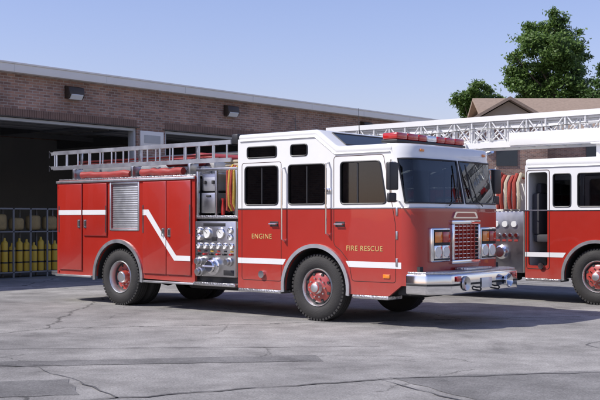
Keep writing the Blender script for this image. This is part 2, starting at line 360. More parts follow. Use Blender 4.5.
def cab(p,raised=True,open_door=False):
    xr=-1.65 if raised else -1.45
    XS=1.62
    arch=arc(0,RW,.63,180,0,20)
    out=[(xr,.46)]+[(arch[0][0],.46)]+arch+[(arch[-1][0],.46),(1.40,.46),(XS,.62),(XS,1.77),(1.46,2.55),(1.45,2.62)]
    if raised: out+=[(.42,2.62),(.02,2.92),(xr,2.92)]
    else: out+=[(xr,2.64)]
    W=[]
    if raised:
        W.append(rrect(-1.49,-.77,1.83,2.46,.07)); W.append(rrect(-1.44,-.80,2.60,2.78,.05))
        W.append(rrect(-.55,.2,1.83,2.46,.07)); W.append(rrect(-.50,-.16,2.60,2.78,.05))
        W.append(rpoly([(.50,1.83),(1.36,1.83),(1.24,2.47),(.50,2.47)],.07))
    else:
        W.append(rrect(-.86,-.5,1.83,2.46,.06)); W.append(rrect(-.36,.2,1.83,2.46,.06))
        W.append(rpoly([(.50,1.83),(1.36,1.83),(1.24,2.47),(.50,2.47)],.07))
    holes=list(W)
    if open_door: holes.append(rrect(-1.38,-.98,.70,2.50,.06))
    sd=panel('cab_side',out,holes,0,.045,'cab_paint',p); mir(sd)
    for i,w in enumerate(W):
        g=panel('side_glass_%d'%i,w,[],.02,.008,'tinted_glass',p); mir(g)
        s=outline('window_seal_%d'%i,w,0.0,.013,'black_plastic',p); mir(s)
    dv=[(.80,.825,.012,.03,1.85,2.45)]
    if raised: dv+=[(-1.14,-1.12,.012,.03,1.85,2.44),(-.19,-.17,.012,.03,1.85,2.44)]
    o=boxes('window_dividers',dv,'black_plastic',p); mir(o)
    d1=[(.37,2.56),(1.30,2.56),(1.46,1.8),(1.52,1.5),(1.52,.66),(.72,.66),(.66,.95),(.50,1.12),(.37,1.2)]
    o=outline('door_seam_front',rpoly(d1,.05),.002,.006,'gap_line',p); mir(o)
    if raised: o=outline('door_seam_crew',rrect(-1.56,-.70,.60,2.52,.05),.002,.006,'gap_line',p); mir(o)
    else: o=outline('door_seam_crew',rrect(-1.42,-.94,.64,2.54,.05),.002,.008,'gap_line',p); mir(o)
    P=[([(.42,-.002,1.52),(.42,-.05,1.52),(.56,-.05,1.52),(.56,-.002,1.52)],.012)]
    if raised: P.append(([(-.92,-.002,1.52),(-.92,-.05,1.52),(-.78,-.05,1.52),(-.78,-.002,1.52)],.012))
    o=tubes('door_handles',P,'chrome',p); mir(o)
    pl=[(.40,.58,-.006,-.001,1.48,1.56)]
    if raised: pl.append((-.94,-.76,-.006,-.001,1.48,1.56))
    o=boxes('door_handle_plates',pl,'black_plastic',p,.002); mir(o)
    P=[([(.27,-.002,1.35),(.27,-.07,1.38),(.27,-.07,2.45),(.27,-.002,2.48)],.016)]
    if raised: P.append(([(-.63,-.002,1.25),(-.63,-.07,1.28),(-.63,-.07,2.40),(-.63,-.002,2.43)],.016))
    o=tubes('grab_rails',P,'chrome',p); mir(o)
    bl=[(1.525,1.56,-.012,.0,z,z+.12) for z in (.9,1.3,1.65)]
    o=boxes('hinges',bl,'stainless',p,.004); mir(o)
    o=boxes('belt_moulding',[(xr,XS,-.008,-.001,1.755,1.775)],'stainless',p,.002); mir(o)
    def stripe(nm,pts):
        o=panel(nm,pts,[],-.0035,.003,'stripe_white',p); mir(o)
    stripe('stripe_cab_front',[(.66,.87),(XS,.87),(XS,.96),(.60,.96)])
    stripe('stripe_cab_rear',[(xr,.87),(-.66,.87),(-.60,.96),(xr,.96)])
    ro=arc(0,RW,.685,188,-8,28); ri=arc(0,RW,.625,-8,188,28)
    o=panel('wheel_arch_trim',ro+ri,[],-.03,.04,'aluminium',p); mir(o)
    n=20; V=[];F=[]
    A=arc(0,RW,.632,185,-5,n)
    for a in A: V+=[(a[0],.04,a[1]),(a[0],.55,a[1])]
    for i in range(n): F.append((2*i,2*i+1,2*i+3,2*i+2))
    cc=len(V); V+=[(a[0],.55,a[1]) for a in A]; F.append(tuple(range(cc,cc+n+1)))
    o=mk('wheel_well',V,F,'dark_frame',p); mir(o)
    if raised:
        pr=[(xr,2.90),(xr,3.0),(.04,3.0),(.42,2.72),(1.47,2.72),(1.47,2.60),(.40,2.60),(-.02,2.90)]
    else:
        pr=[(xr,2.62),(xr,2.76),(1.0,2.76),(1.47,2.72),(1.47,2.60)]
    prism('roof',pr,-.002,WID+.002,'white_paint',p,.045,3)
    gp=[(xr+.05,-.012,2.885),(0,-.012,2.885),(.40,-.012,2.60),(1.42,-.012,2.60)] if raised else [(xr+.05,-.012,2.60),(1.42,-.012,2.60)]
    o=tubes('drip_gutter',[(gp,.011)],'white_paint',p,6); mir(o)
    if raised:
        dv=Vector((.38,0,-.28)).normalized(); nn=Vector((.28,0,.38)).normalized()
        V=[];c0=Vector((.10,0,2.955))
        for y in (.3,WID-.3):
            for t in (.0,.33): V.append(c0+dv*t+nn*.006+Vector((0,y,0)))
        mk('roof_transom_glass',V,[(0,1,3,2)],'house_glass',p)
        tubes('roof_transom_seal',[([V[0],V[1],V[3],V[2],V[0]],.012)],'black_plastic',p,6)
        tubes('antennas',[([(-.9,.6,3.0),(-.92,.6,3.45)],[.008,.004]),([(-.4,1.7,3.0),(-.42,1.7,3.5)],[.008,.004])],'black_plastic',p,6)
    zt=2.9 if raised else 2.62
    box('cab_rear_wall',xr,xr+.05,.046,WID-.046,.5,zt,'white_paint' ,p)
    box('cab_floor',xr+.06,1.55,.5,WID-.5,.9,.96,'cab_interior',p)
    boxes('floor_sides',[(.66,1.5,.05,.5,.62,.68),(xr+.06,-.66,.05,.5,.62,.68)],'cab_interior',p)
    box('engine_tunnel',-.5,1.3,.85,1.65,.9,1.45,'cab_interior',p,.05)
    sl=[]
    for y in (.2,1.75):
        sl+=[(.1,.65,y,y+.55,1.25,1.38),(.05,.2,y,y+.55,1.36,2.15),(.07,.18,y+.15,y+.4,2.17,2.38)]
    for y in (.15,.75,1.2,1.8): sl+=[(xr+.1,xr+.55,y,y+.5,1.15,1.3),(xr+.08,xr+.22,y,y+.5,1.3,2.1),(xr+.1,xr+.2,y+.12,y+.38,2.1,2.3)]
    boxes('seats',sl,'seat',p,.03)
    prism('dashboard',[(1.35,1.2),(1.78,1.2),(1.8,1.78),(1.55,1.80),(1.38,1.62)],.1,WID-.1,'seat',p,.03)
    a=[(1.30+.02*math.cos(t),1.82+.2*math.cos(t),1.75+.2*math.sin(t)) for t in [2*math.pi*k/20 for k in range(21)]]
    tubes('steering_wheel',[(a,.015)],'black_plastic',p)
    arcn=6; rad=.28
    ys=[.28,.5,.75,1.0,1.215,1.285,1.5,1.75,2.0,WID-.28]
    def section(xf,z):
        S=[]
        for k in range(arcn+1):
            t=R(90*k/arcn); S.append((xf-rad+rad*math.sin(t),rad-rad*math.cos(t),z))
        for y in ys[1:-1]:
            S.append((xf+.05*(1-((y-1.25)/.97)**2),y,z))
        for k in range(arcn+1):
            t=R(90-90*k/arcn); S.append((xf-rad+rad*math.sin(t),WID-(rad-rad*math.cos(t)),z))
        return S
    def xf(z): return 1.90 if z<=1.77 else 1.90-.16*(z-1.77)/.78
    zs=[.62,1.0,1.4,1.70,1.77,1.84,2.2,2.49,2.56,2.66]
    rows=[section(xf(z) if z<2.6 else 1.735,z) for z in zs]
    rows.append(section(1.70,2.705)); rows.append(section(1.64,2.72))
    ns=len(rows[0]); V=[v for r_ in rows for v in r_]; F=[];MI=[]
    for i in range(len(rows)-1):
        for j in range(ns-1):
            F.append((i*ns+j,i*ns+j+1,(i+1)*ns+j+1,(i+1)*ns+j))
            g=(i in (5,6)) and (j not in (0,ns-2)) and j!=(arcn+4)
            MI.append(1 if g else 0)
    F.append(tuple(range((len(rows)-1)*ns,len(rows)*ns))); MI.append(0)
    mk('cab_front_shell',V,F,['cab_paint','windscreen_glass'],p,smooth=True,mi=MI)
    lo=section(xf(1.84)+.004,1.84);hi=section(xf(2.49)+.004,2.49);mi_=section(xf(2.2)+.004,2.2)
    J=arcn+4
    P=[]
    for a,b_ in ((1,J),(J+1,ns-2)):
        loop=lo[a:b_+1]+[mi_[b_]]+hi[a:b_+1][::-1]+[mi_[a],lo[a]]
        P.append((loop,.014))
    tubes('windscreen_seal',P,'black_plastic',p,6)
    P=[([(1.97,.75,1.80),(1.96,.95,1.88),(1.90,1.12,2.3)],.009),([(1.97,1.75,1.80),(1.96,1.6,1.88),(1.90,1.42,2.3)],.009),([(1.94,1.08,1.92),(1.86,1.15,2.44)],.012),([(1.94,1.46,1.92),(1.86,1.39,2.44)],.012)]
    tubes('wipers',P,'black_plastic',p,6)
    box('headliner',xr+.1 if not raised else .45,1.5,.1,WID-.1,2.56,2.59,'cab_interior',p)
    boxes('sun_visors',[(1.62,1.64,.3,1.1,2.32,2.50),(1.62,1.64,1.4,2.2,2.32,2.50)],'cab_interior',p,.005)
    fx=1.935
    tubes('front_belt_moulding',[([Vector(q)+Vector((.004,0,0)) for q in section(1.90,1.765)],.011)],'stainless',p,6)
    boxes('grille_frame',[(fx,fx+.05,.84,1.66,1.52,1.58),(fx,fx+.05,.84,1.66,.92,.98),(fx,fx+.05,.84,.90,.981,1.519),(fx,fx+.05,1.60,1.66,.981,1.519)],'chrome',p,.01)
    box('grille_back',fx-.02,fx+.01,.90,1.60,.98,1.52,'dark_frame',p)
    boxes('grille_bars',[(fx+.012,fx+.04,.905,1.595,.98+.06*k+.024,.98+.06*k+.036) for k in range(9)],'chrome',p,.003)
    boxes('grille_uprights',[(fx+.012,fx+.046,.90+.1167*k-.008,.90+.1167*k+.008,.982,1.518) for k in range(1,6)],'red_paint',p)
    panel('emblem_plate',rpoly([(.88,1.61),(1.62,1.61),(1.55,1.71),(.95,1.71)],.03),[],fx+.03,.035,'chrome',p,'yz')
    panel('emblem_inset',rpoly([(.95,1.63),(1.55,1.63),(1.50,1.69),(1.0,1.69)],.02),[],fx+.034,.01,'red_paint',p,'yz')
    for nm,y0 in (('near',.31),('far',1.69)):
        y1=y0+.50
        box('headlight_bezel_'+nm,fx-.10,fx+.03,y0,y1,.96,1.47,'chrome',p,.025,3)
        box('headlight_recess_'+nm,fx,fx+.033,y0+.03,y1-.03,.99,1.44,'dark_frame',p)
        cs=[(fx+.034,y0+.14,1.11),(fx+.034,y1-.14,1.11)]
        bx=[(fx+.02,fx+.04,q-.102,q+.102,1.01,1.21) for q in (y0+.14,y1-.14)]
        boxes('headlamp_housings_'+nm,bx,'chrome',p,.02)
        disc('headlamps_'+nm,cs,.082,.012,'clear_lens',p,'x')
        boxes('turn_signals_'+nm,[(fx+.03,fx+.05,y0+.045,y0+.24,1.25,1.41)],'amber_lens' ,p,.012)
        boxes('warning_lights_'+nm,[(fx+.03,fx+.05,y1-.24,y1-.045,1.25,1.41)],'red_lens' ,p,.012)
    o=boxes('corner_marker',[(1.3,1.42,-.015,.0,.72,.78)],'amber_lens',p,.006); mir(o)
    def plan(x0,xf_,c,off=0): return [(x0,-off),(xf_-c*.9,-off),(xf_,c),(xf_,WID-c),(xf_-c*.9,WID+off),(x0,WID+off)]
    prismz('bumper',plan(1.70,2.32,.28,.02),.50,.80,'chrome',p,.03,3)
    prismz('bumper_rub_strip',plan(1.72,2.33,.28,.028),.63,.66,'rubber',p,.006)
    prismz('bumper_deck',plan(1.60,2.28,.28,-.02),.801,.83,'diamond_plate',p,.006)
    box('bumper_tray_lid',1.98,2.22,.9,1.6,.832,.87,'diamond_plate',p,.01)
    box('front_lower_valance',1.5,1.88,.1,WID-.1,.48,.9,'dark_frame',p)
    lathe('siren_speaker',[(0,.02),(.02,.08),(.025,.10),(.0,.11)],'stainless',p,(2.335,.62,.655),'x',24)
    lathe('siren_horn',[(0,.02),(.05,.05),(.08,.10),(.07,.11),(0,.06)],'chrome',p,(2.335,1.8,.655),'x',24)
    tubes('tow_eyes',[([(2.30,y,.545),(2.38,y,.535),(2.40,y,.56),(2.38,y,.59),(2.30,y,.58)],.014) for y in (.95,1.5)],'dark_frame',p)
    boxes('bumper_lights',[(2.332,2.35,.36,.48,.69,.77),(2.332,2.35,2.02,2.14,.69,.77)],'red_lens',p,.01)
    box('licence_plate',2.332,2.34,1.08,1.38,.57,.72,'white_paint',p,.004)
    for yy,s in ((0,-1),(WID,1)):
        nm='near' if s<0 else 'far'
        Yc=yy+s*.26
        tubes('mirror_arms_'+nm,[([(1.50,yy,2.40),(1.62,yy+s*.16,2.42),(1.62,Yc,2.42)],.014),([(1.58,yy,1.86),(1.64,yy+s*.16,1.86),(1.62,Yc,1.90)],.014),([(1.62,Yc,1.84),(1.62,Yc,2.46)],.014)],'chrome',p)
        box('mirror_head_'+nm,1.60,1.68,Yc-.11,Yc+.11,2.02,2.42,'black_plastic',p,.02,3)
        box('mirror_glass_'+nm,1.592,1.599,Yc-.09,Yc+.09,2.04,2.40,'chrome',p)
        box('mirror_convex_'+nm,1.60,1.66,Yc-.09,Yc+.09,1.84,1.98,'black_plastic',p,.02,3)
    boxes('marker_lights',[(1.738,1.765,y-.05,y+.05,2.60,2.64) for y in (.35,1.05,1.25,1.45,2.15)],'amber_lens',p,.01)
    zb=2.755 if raised else 2.80; xb=1.22
    box('light_bar_base',xb-.15,xb+.15,.26,WID-.26,zb,zb+.045,'black_plastic',p,.015)
    seg=[(.28,.56),(.575,.86),(.875,1.10),(1.115,1.385),(1.40,1.625),(1.64,1.925),(1.94,2.22)]
    boxes('light_bar_red',[(xb-.14,xb+.14,a,b_,zb+.047,zb+.15) for i,(a,b_) in enumerate(seg) if i!=3],'red_lens',p,.025,3)
    boxes('light_bar_clear',[(xb-.14,xb+.14,a,b_,zb+.047,zb+.15) for i,(a,b_) in enumerate(seg) if i==3],'clear_lens',p,.025,3)
    boxes('light_bar_feet',[(xb-.08,xb+.08,.45,.55,2.71,zb),(xb-.08,xb+.08,1.95,2.05,2.71,zb)],'dark_frame',p)
    lathe('air_horn',[(0,.09),(-.04,.06),(-.25,.03),(-.5,.02),(-.5,.001)],'chrome',p,(1.05,2.33,2.82),'x',20)
    boxes('cab_step',[(.75,1.40,-.02,.35,.40,.455),(xr+.02,-.70,-.02,.35,.40,.455)],'diamond_plate',p,.008)
    box('cab_step_far',.75,1.40,WID-.35,WID+.02,.40,.455,'diamond_plate',p,.008)
    tubes('fuel_cap',[([(-1.1,-.001,.70),(-1.1,-.045,.70)],.06)],'chrome',p,16)

def chassis(p,x0,x1,axles):
    boxes('frame_rails',[(x0,x1,.8,.92,.55,.8),(x0,x1,1.58,1.7,.55,.8)],'dark_frame',p)
    tubes('axles',[([(a,.3,RW),(a,WID-.3,RW)],.09) for a in axles],'dark_frame',p)
    for a in axles: lathe('differential_%d'%int(-a*10),[(-.2,.05),(-.15,.18),(0,.22),(.15,.18),(.2,.05)],'dark_frame',p,(a,1.25,RW),'y',20)
    boxes('under_tanks',[(-3.3,-1.9,.45,.78,.36,.78),(-.9,-.0,.95,1.55,.36,.75),(.3,1.4,.9,1.6,.38,.7),(-3.3,-1.9,1.72,2.1,.36,.78)],'dark_frame',p,.05)
    tubes('exhaust',[([(-.5,1.9,.45),(-2.5,1.9,.40),(-3.6,2.3,.38)],.05),([(-1,1.25,.5),(x0+1.5,1.25,.5)],.05)],'dark_frame',p)

# ================================================================== FIRE ENGINE
E=empty('fire_engine')
cab(E,True)
wheel('front',0,E); XR=-4.69
wheel('rear',XR,E,True)
chassis(E,-6.4,1.6,(0,XR))
text('lettering_engine','ENGINE',-1.12,1.28,.115,'gold_text',E,sx=1.0)
text('lettering_fire_rescue','FIRE RESCUE',.95,1.12,.11,'gold_text',E,sx=1.0)
arch=arc(XR,RW,.64,180,0,20)
out=[(-6.5,.53),(arch[0][0],.53)]+arch+[(arch[-1][0],.53),(-2.67,.50),(-2.67,2.34),(-6.5,2.34)]
ap_shut=rrect(-4.88,-4.14,1.42,2.24,.01)
s=panel('body_side',out,[ap_shut],0,.05,'red_paint',E); mir(s)
A=arc(XR,RW,.642,185,-5,20);V=[];F=[]
for a in A: V+=[(a[0],.04,a[1]),(a[0],.75,a[1])]
for i in range(20): F.append((2*i,2*i+1,2*i+3,2*i+2))
cc=len(V); V+=[(a[0],.75,a[1]) for a in A]; F.append(tuple(range(cc,cc+21)))
o=mk('rear_wheel_well',V,F,'dark_frame',E); mir(o)
ro=arc(XR,RW,.70,186,-6,28); ri=arc(XR,RW,.635,-6,186,28)
o=panel('rear_arch_trim',ro+ri,[],-.03,.04,'aluminium',E); mir(o)
o=boxes('roll_up_shutter',[(-4.88,-4.14,.022,.036,1.42+.041*k,1.42+.041*k+.037) for k in range(20)],'aluminium',E,.006); mir(o)
o=box('shutter_backing',-4.88,-4.14,.038,.048,1.42,2.24,'dark_frame',E); mir(o)
o=boxes('shutter_frame',[(-4.92,-4.881,-.012,.03,1.39,2.28),(-4.139,-4.10,-.012,.03,1.39,2.28),(-4.881,-4.139,-.012,.03,2.241,2.28),(-4.881,-4.139,-.012,.03,1.385,1.419)],'aluminium',E,.004); mir(o)
o=boxes('compartment_doors_tall',[(-3.98,-3.37,-.03,-.001,.62,2.27),(-3.355,-2.75,-.03,-.001,.62,2.27)],'red_paint',E,.012,3); mir(o)
o=boxes('compartment_doors_rear',[(-6.42,-5.72,-.03,-.001,.62,2.27),(-5.68,-4.99,-.03,-.001,1.28,2.27)],'red_paint',E,.012,3); mir(o)
o=boxes('door_hinges',[(x-.012,x+.012,-.036,-.031,z,z+.5) for x in (-3.965,-2.765,-6.405,-5.005) for z in (1.35,)],'stainless',E); mir(o)
o=boxes('drip_rail',[(-6.5,-2.67,-.035,-.001,2.29,2.335)],'aluminium',E,.006); mir(o)
o=tubes('door_d_handles',[([(x,-.031,z),(x,-.06,z),(x,-.06,z+.12),(x,-.031,z+.12)],.01) for x,z in ((-3.29,1.3),(-3.44,1.3),(-5.79,1.45),(-5.61,1.45))],'chrome',E); mir(o)
o=boxes('handle_plates',[(x-.04,x+.04,-.034,-.0305,z-.02,z+.14) for x,z in ((-3.29,1.3),(-3.44,1.3),(-5.79,1.45),(-5.61,1.45))],'stainless',E); mir(o)
o=boxes('rub_rail',[(-6.5,-5.42,-.05,.03,.49,.528),(-3.96,-2.67,-.05,.03,.46,.498)],'aluminium',E,.008); mir(o)
y0=-.036
def st(nm,pts):
    o=panel(nm,pts,[],y0,.004,'stripe_white',E); mir(o)
st('stripe_rear',[(-6.42,1.68),(-5.72,1.68),(-5.72,1.77),(-6.42,1.77)])
st('stripe_rear_b',[(-5.68,1.68),(-4.99,1.68),(-4.99,1.77),(-5.68,1.77)])
st('stripe_zigzag_a',[(-3.98,1.67),(-3.88,1.67),(-3.37,1.105),(-3.37,1.25),(-3.82,1.77),(-3.98,1.77)])
st('stripe_zigzag_b',[(-3.355,1.09),(-3.15,.87),(-2.75,.87),(-2.75,.96),(-3.10,.96),(-3.355,1.235)])
boxes('body_core',[(-6.48,-5.35,.06,WID-.06,.56,2.3),(-5.35,-4.05,.76,WID-.76,.8,2.3),(-5.35,-4.05,.06,WID-.06,1.30,2.3),(-4.05,-2.68,.06,WID-.06,.56,2.3)],'dark_frame',E)
box('body_rear_panel',-6.51,-6.481,.03,WID-.03,.5,2.34,'diamond_plate',E,.004)
box('body_top_deck',-6.48,-2.68,.02,WID-.02,2.341,2.37,'diamond_plate',E,.005)
boxes('tail_lights',[(-6.54,-6.512,.12,.28,.9,1.3),(-6.54,-6.512,WID-.28,WID-.12,.9,1.3)],'red_lens',E,.01)
boxes('side_marker_red',[(-6.47,-6.43,-.02,-.001,.56,.6),(-6.47,-6.435,-.02,-.001,2.2,2.27)],'red_lens',E,.006)
prismz('tailboard',[(-6.85,.12),(-6.51,.02),(-6.51,WID-.02),(-6.85,WID-.12)],.50,.57,'diamond_plate',E,.01)
tubes('rear_grab_rails',[([(-6.52,.1,1.0),(-6.6,.1,1.02),(-6.6,.1,2.2),(-6.52,.1,2.22)],.016),([(-6.52,WID-.1,1.0),(-6.6,WID-.1,1.02),(-6.6,WID-.1,2.2),(-6.52,WID-.1,2.22)],.016)],'chrome',E)
boxes('hose_bed_walls',[(-6.45,-2.75,.55,.59,2.371,2.62),(-6.45,-2.75,1.9,1.94,2.371,2.62),(-2.79,-2.75,.591,1.899,2.371,2.62)],'aluminium',E,.005)
bl=[]
for k in range(10):
    for j in range(3):
        bl.append((-6.4+random.uniform(0,.1),-4.2+random.uniform(-.1,.1),.61+k*.125,.61+k*.125+.11,2.375+j*.1,2.375+j*.1+.085))
boxes('folded_hose',bl,'tan_hose',E,.025)
prism('hose_bed_cover',[(-4.1,2.4),(-2.8,2.4),(-2.8,2.72),(-3.2,2.80),(-3.9,2.72),(-4.1,2.62)],.62,1.88,'red_vinyl',E,.05,3)
boxes('top_storage_boxes',[(-3.95,-2.8,.30,.54,2.371,2.53),(-5.3,-4.2,.30,.54,2.371,2.48)],'diamond_plate',E,.01)
rr_=random.Random(5)
def roll(x0,x1,y,z,r):
    n=10; return ([(x0+(x1-x0)*k/n,y+rr_.uniform(-.015,.015),z+rr_.uniform(-.012,.012)) for k in range(n+1)],[r*rr_.uniform(.8,1.1) for k in range(n+1)])
tubes('salvage_cover_rolls',[roll(-5.9,-4.5,.13,2.44,.065),roll(-4.2,-3.1,.14,2.45,.07),roll(-3.8,-2.9,.45,2.62,.08)],'red_vinyl',E,14)
ladder('extension_ladder',(-6.75,.10,2.60),(-1.9,.10,2.60),(0,0,1),.30,'aluminium',E,(.035,.07),.33,.016)
ladder('roof_ladder',(-6.95,.20,2.62),(-2.3,.20,2.62),(0,0,1),.28,'aluminium',E,(.03,.06),.36,.014)
tubes('roof_hooks',[([(-6.95,.2,2.9),(-7.02,.2,2.95),(-7.02,.2,2.82)],.012),([(-6.95,.2,2.62),(-7.02,.2,2.66),(-7.02,.2,2.55)],.012)],'dark_frame',E,6)
boxes('ladder_rack',[(-6.1,-6.04,.05,.26,2.371,2.565),(-4.4,-4.34,.05,.26,2.371,2.565),(-2.9,-2.84,.05,.26,2.371,2.565),(-6.1,-6.04,.24,.27,2.56,2.95),(-4.4,-4.34,.24,.27,2.56,2.95),(-2.9,-2.84,.24,.27,2.56,2.95)],'stainless',E,.006)
tubes('suction_hoses',[([(-6.6,WID-.2,2.65),(-2.9,WID-.2,2.65)],.09),([(-6.6,WID-.2,2.84),(-2.9,WID-.2,2.84)],.09)],'black_plastic',E,14)
tubes('pike_poles',[([(-6.3,.32,2.66),(-2.4,.32,2.66)],.018),([(-6.3,.36,2.72),(-2.6,.36,2.72)],.018)],'red_hose',E,8)
# pump module
PX0,PX1=-2.66,-1.70
box('pump_core',PX0,PX1,.10,WID-.10,.52,1.60,'dark_frame',E)
box('pump_panel',PX0,PX1,.0,.095,.62,1.56,'stainless',E,.01); box('pump_panel_far',PX0,PX1,WID-.095,WID,.62,1.56,'stainless',E,.01)
box('running_board',PX0-.02,PX1,-.03,.45,.46,.52,'diamond_plate',E,.008)
box('pump_top_tray',PX0,PX1,.02,WID-.02,1.605,1.66,'diamond_plate',E,.008)
box('pump_upper_back',PX0,PX1,.75,WID-.75,1.66,2.42,'stainless',E,.01)
boxes('pump_upper_posts',[(PX0,PX0+.05,.02,.07,1.66,2.42),(PX1-.05,PX1,.02,.07,1.66,2.42),(PX0,PX1,.02,.07,2.42,2.47),(PX0+.45,PX0+.49,.02,.07,1.66,2.42)],'stainless',E,.006)
boxes('pump_cabinet',[(PX0+.06,PX0+.43,.08,.74,1.70,2.05)],'stainless',E,.01)
boxes('equipment_case',[(PX0+.06,PX0+.43,.1,.74,2.08,2.38)],'aluminium',E,.02)
boxes('case_latches',[(PX0+.12,PX0+.17,.07,.1,2.2,2.26),(PX0+.32,PX0+.37,.07,.1,2.2,2.26),(PX0+.2,PX0+.3,.06,.08,1.98,2.01)],'dark_frame',E,.004)
def ring(cs,r,nm):
    for i,c in enumerate(cs): lathe('%s_rim_%d'%(nm,i),[(-.0,r+.015),(-.03,r+.012),(-.034,r),(-.02,r-.004)],'chrome',E,c,'y',20)
gc=[(PX0+.30,0,1.36),(PX0+.62,0,1.36)]
ring(gc,.08,'main_gauge'); disc('main_gauge_faces',gc,.078,.02,'gauge_face',E)
nd=[]
for c in gc: nd.append(([(c[0],-.024,c[2]),(c[0]-.04,-.024,c[2]+.035)],.005))
gs=[(PX0+.10+.155*k,0,1.14) for k in range(6)]+[(PX0+.85,0,1.41),(PX0+.85,0,1.29),(PX0+.11,0,1.41),(PX0+.11,0,1.29)]
ring(gs,.042,'gauge'); disc('gauge_faces',gs,.041,.02,'gauge_face',E,n=16)
for c in gs: nd.append(([(c[0],-.024,c[2]),(c[0]-.022,-.024,c[2]+.018)],.004))
tubes('gauge_needles',nd,'black_plastic',E,5)
lathe('main_intake',[(0,.15),(-.05,.15),(-.06,.11),(-.13,.11),(-.15,.09),(-.15,.001)],'chrome',E,(PX0+.47,0,.80),'y',24)
tubes('intake_cap_handles',[([(PX0+.33,-.14,.80),(PX0+.61,-.14,.80)],.018)],'chrome',E)
for i,(x,z) in enumerate(((PX0+.13,.88),(PX0+.83,.88),(PX0+.14,.70))):
    lathe('discharge_outlet_%d'%i,[(0,.075),(-.04,.075),(-.05,.055),(-.10,.06),(-.12,.045),(-.12,.001)],'stainless',E,(x,0,z),'y',20)
bx=[(PX0+.075+.155*k,PX0+.125+.155*k,-.06,-.001,.985,1.02) for k in range(6)]
boxes('valve_handles',bx[::2],'black_plastic',E,.008); boxes('valve_handles_red',bx[1::2],'red_lens',E,.008)
lb=['red_vinyl','black_plastic','yellow_hose']
for q in range(3): boxes('valve_labels_%d'%q,[(PX0+.065+.155*k,PX0+.135+.155*k,-.004,-.001,1.04,1.068) for k in range(q,6,3)],lb[q],E)
boxes('panel_plates',[(PX0+.2,PX0+.72,-.004,-.001,1.475,1.53),(PX0+.4,PX0+.52,-.006,-.001,1.23,1.30),(PX0+.68,PX0+.92,-.006,-.001,.65,.74)],'black_plastic',E,.002)
P=[]
for k in range(4):
    x=PX1-.06-.05*k
    P.append(([(x,.3,2.45),(x,.10,2.49+rr_.uniform(-.02,.02)),(x,.02,2.40),(x+rr_.uniform(-.02,.02),.0,2.12),(x,.01,1.85+rr_.uniform(-.1,.1)),(x+.02,.06,1.74)],.024))
tubes('crosslay_hose_yellow',P[0::2],'yellow_hose',E,8); tubes('crosslay_hose_red',P[1::2],'red_hose',E,8)
boxes('crosslay_stack',[(PX1-.40+rr_.uniform(0,.03),PX1-.02,.12,WID-.12,2.43+.06*k,2.48+.06*k) for k in range(3)],'tan_hose',E,.02)
lathe('hose_nozzle',[(0,.03),(.1,.035),(.22,.02),(.28,.035),(.28,.001)],'red_lens',E,(PX1-.34,.05,1.67),'z',14)
boxes('soft_suction_bundle',[(PX1-.3,PX1-.1,.2,.7,1.665,2.0)],'dark_frame',E,.06,3)
tubes('deck_gun',[([(-2.2,1.25,2.42),(-2.2,1.25,2.75),(-2.05,1.25,2.9),(-2.5,1.25,3.0)],[.07,.07,.06,.05])],'black_plastic',E,12)
tubes('scene_light_poles',[([(-1.72,.12,2.3),(-1.72,.12,2.95)],.02)],'chrome',E)
boxes('scene_light',[(-1.82,-1.68,.02,.26,2.86,3.02)],'black_plastic',E,.02)
boxes('side_placard',[(.2,.33,-.02,-.002,2.0,2.08)],'chrome',E,.005)

# ================================================================== LADDER TRUCK
T=empty('ladder_truck',(2.08,5.71,0))
cab(T,False,True)
wheel('front',0,T); wheel('rear',-5.4,T,True)
chassis(T,-7.3,1.6,(0,-5.4))
arch=arc(-5.4,RW,.64,180,0,20)
out=[(-7.6,.5),(arch[0][0],.5)]+arch+[(arch[-1][0],.5),(-2.45,.5),(-2.45,2.2),(-7.6,2.2)]
sh=[rrect(-3.5,-2.6,.75,2.05,.01),rrect(-4.55,-3.65,.75,2.05,.01),rrect(-7.3,-6.3,.75,2.05,.01)]
s=panel('body_side',out,sh,0,.05,'red_paint',T); mir(s)
bl=[]
for x0,x1 in ((-3.5,-2.6),(-4.55,-3.65),(-7.3,-6.3)): bl+=[(x0,x1,.022,.036,.75+.0433*k,.75+.0433*k+.039) for k in range(30)]
o=boxes('roll_up_shutters',bl,'aluminium',T,.005); mir(o)
boxes('body_core',[(-7.58,-6.1,.06,WID-.06,.55,2.15),(-6.1,-4.7,.7,WID-.7,.8,2.15),(-6.1,-4.7,.06,WID-.06,1.3,2.15),(-4.7,-2.46,.06,WID-.06,.55,2.15)],'dark_frame',T)
box('body_top',-7.6,-2.45,0,WID,2.201,2.25,'diamond_plate',T,.006)
boxes('pump_module',[(-2.44,-1.5,.03,WID-.03,.55,1.75)],'stainless',T,.01)
boxes('pump_upper',[(-2.44,-1.5,.25,WID-.25,1.76,2.3)],'white_paint',T,.02)
P=[];Q=[]
for k in range(8):
    x=-1.60-.09*k
    (P if k%3 else Q).append(([(x,.4,2.42),(x,.12,2.45+rr_.uniform(-.03,.05)),(x,.0,2.3),(x+rr_.uniform(-.04,.04),-.03,2.0),(x,.02,1.8)],.04))
tubes('hose_bundles_red',P,'red_hose',T,8); tubes('hose_bundles_white',Q,'tan_hose',T,8)
disc('pump_gauges',[(-2.3+.2*k,.03,1.5) for k in range(4)],.06,.03,'gauge_face',T)
disc('pump_gauges_small',[(-2.3+.13*k,.03,1.28) for k in range(6)],.04,.03,'chrome',T)
boxes('pump_labels',[(-2.35+.13*k,-2.27+.13*k,.022,.029,1.16,1.2) for k in range(6)],'red_vinyl',T)
lathe('intake',[(0,.14),(-.06,.14),(-.08,.10),(-.15,.10),(-.15,.001)],'chrome',T,(-1.95,.03,.95),'y',24)
boxes('ladder_rest',[(-.4,-.2,.9,1.6,2.76,3.08),(-.45,-.15,.75,1.75,3.06,3.10)],'white_paint',T,.01)
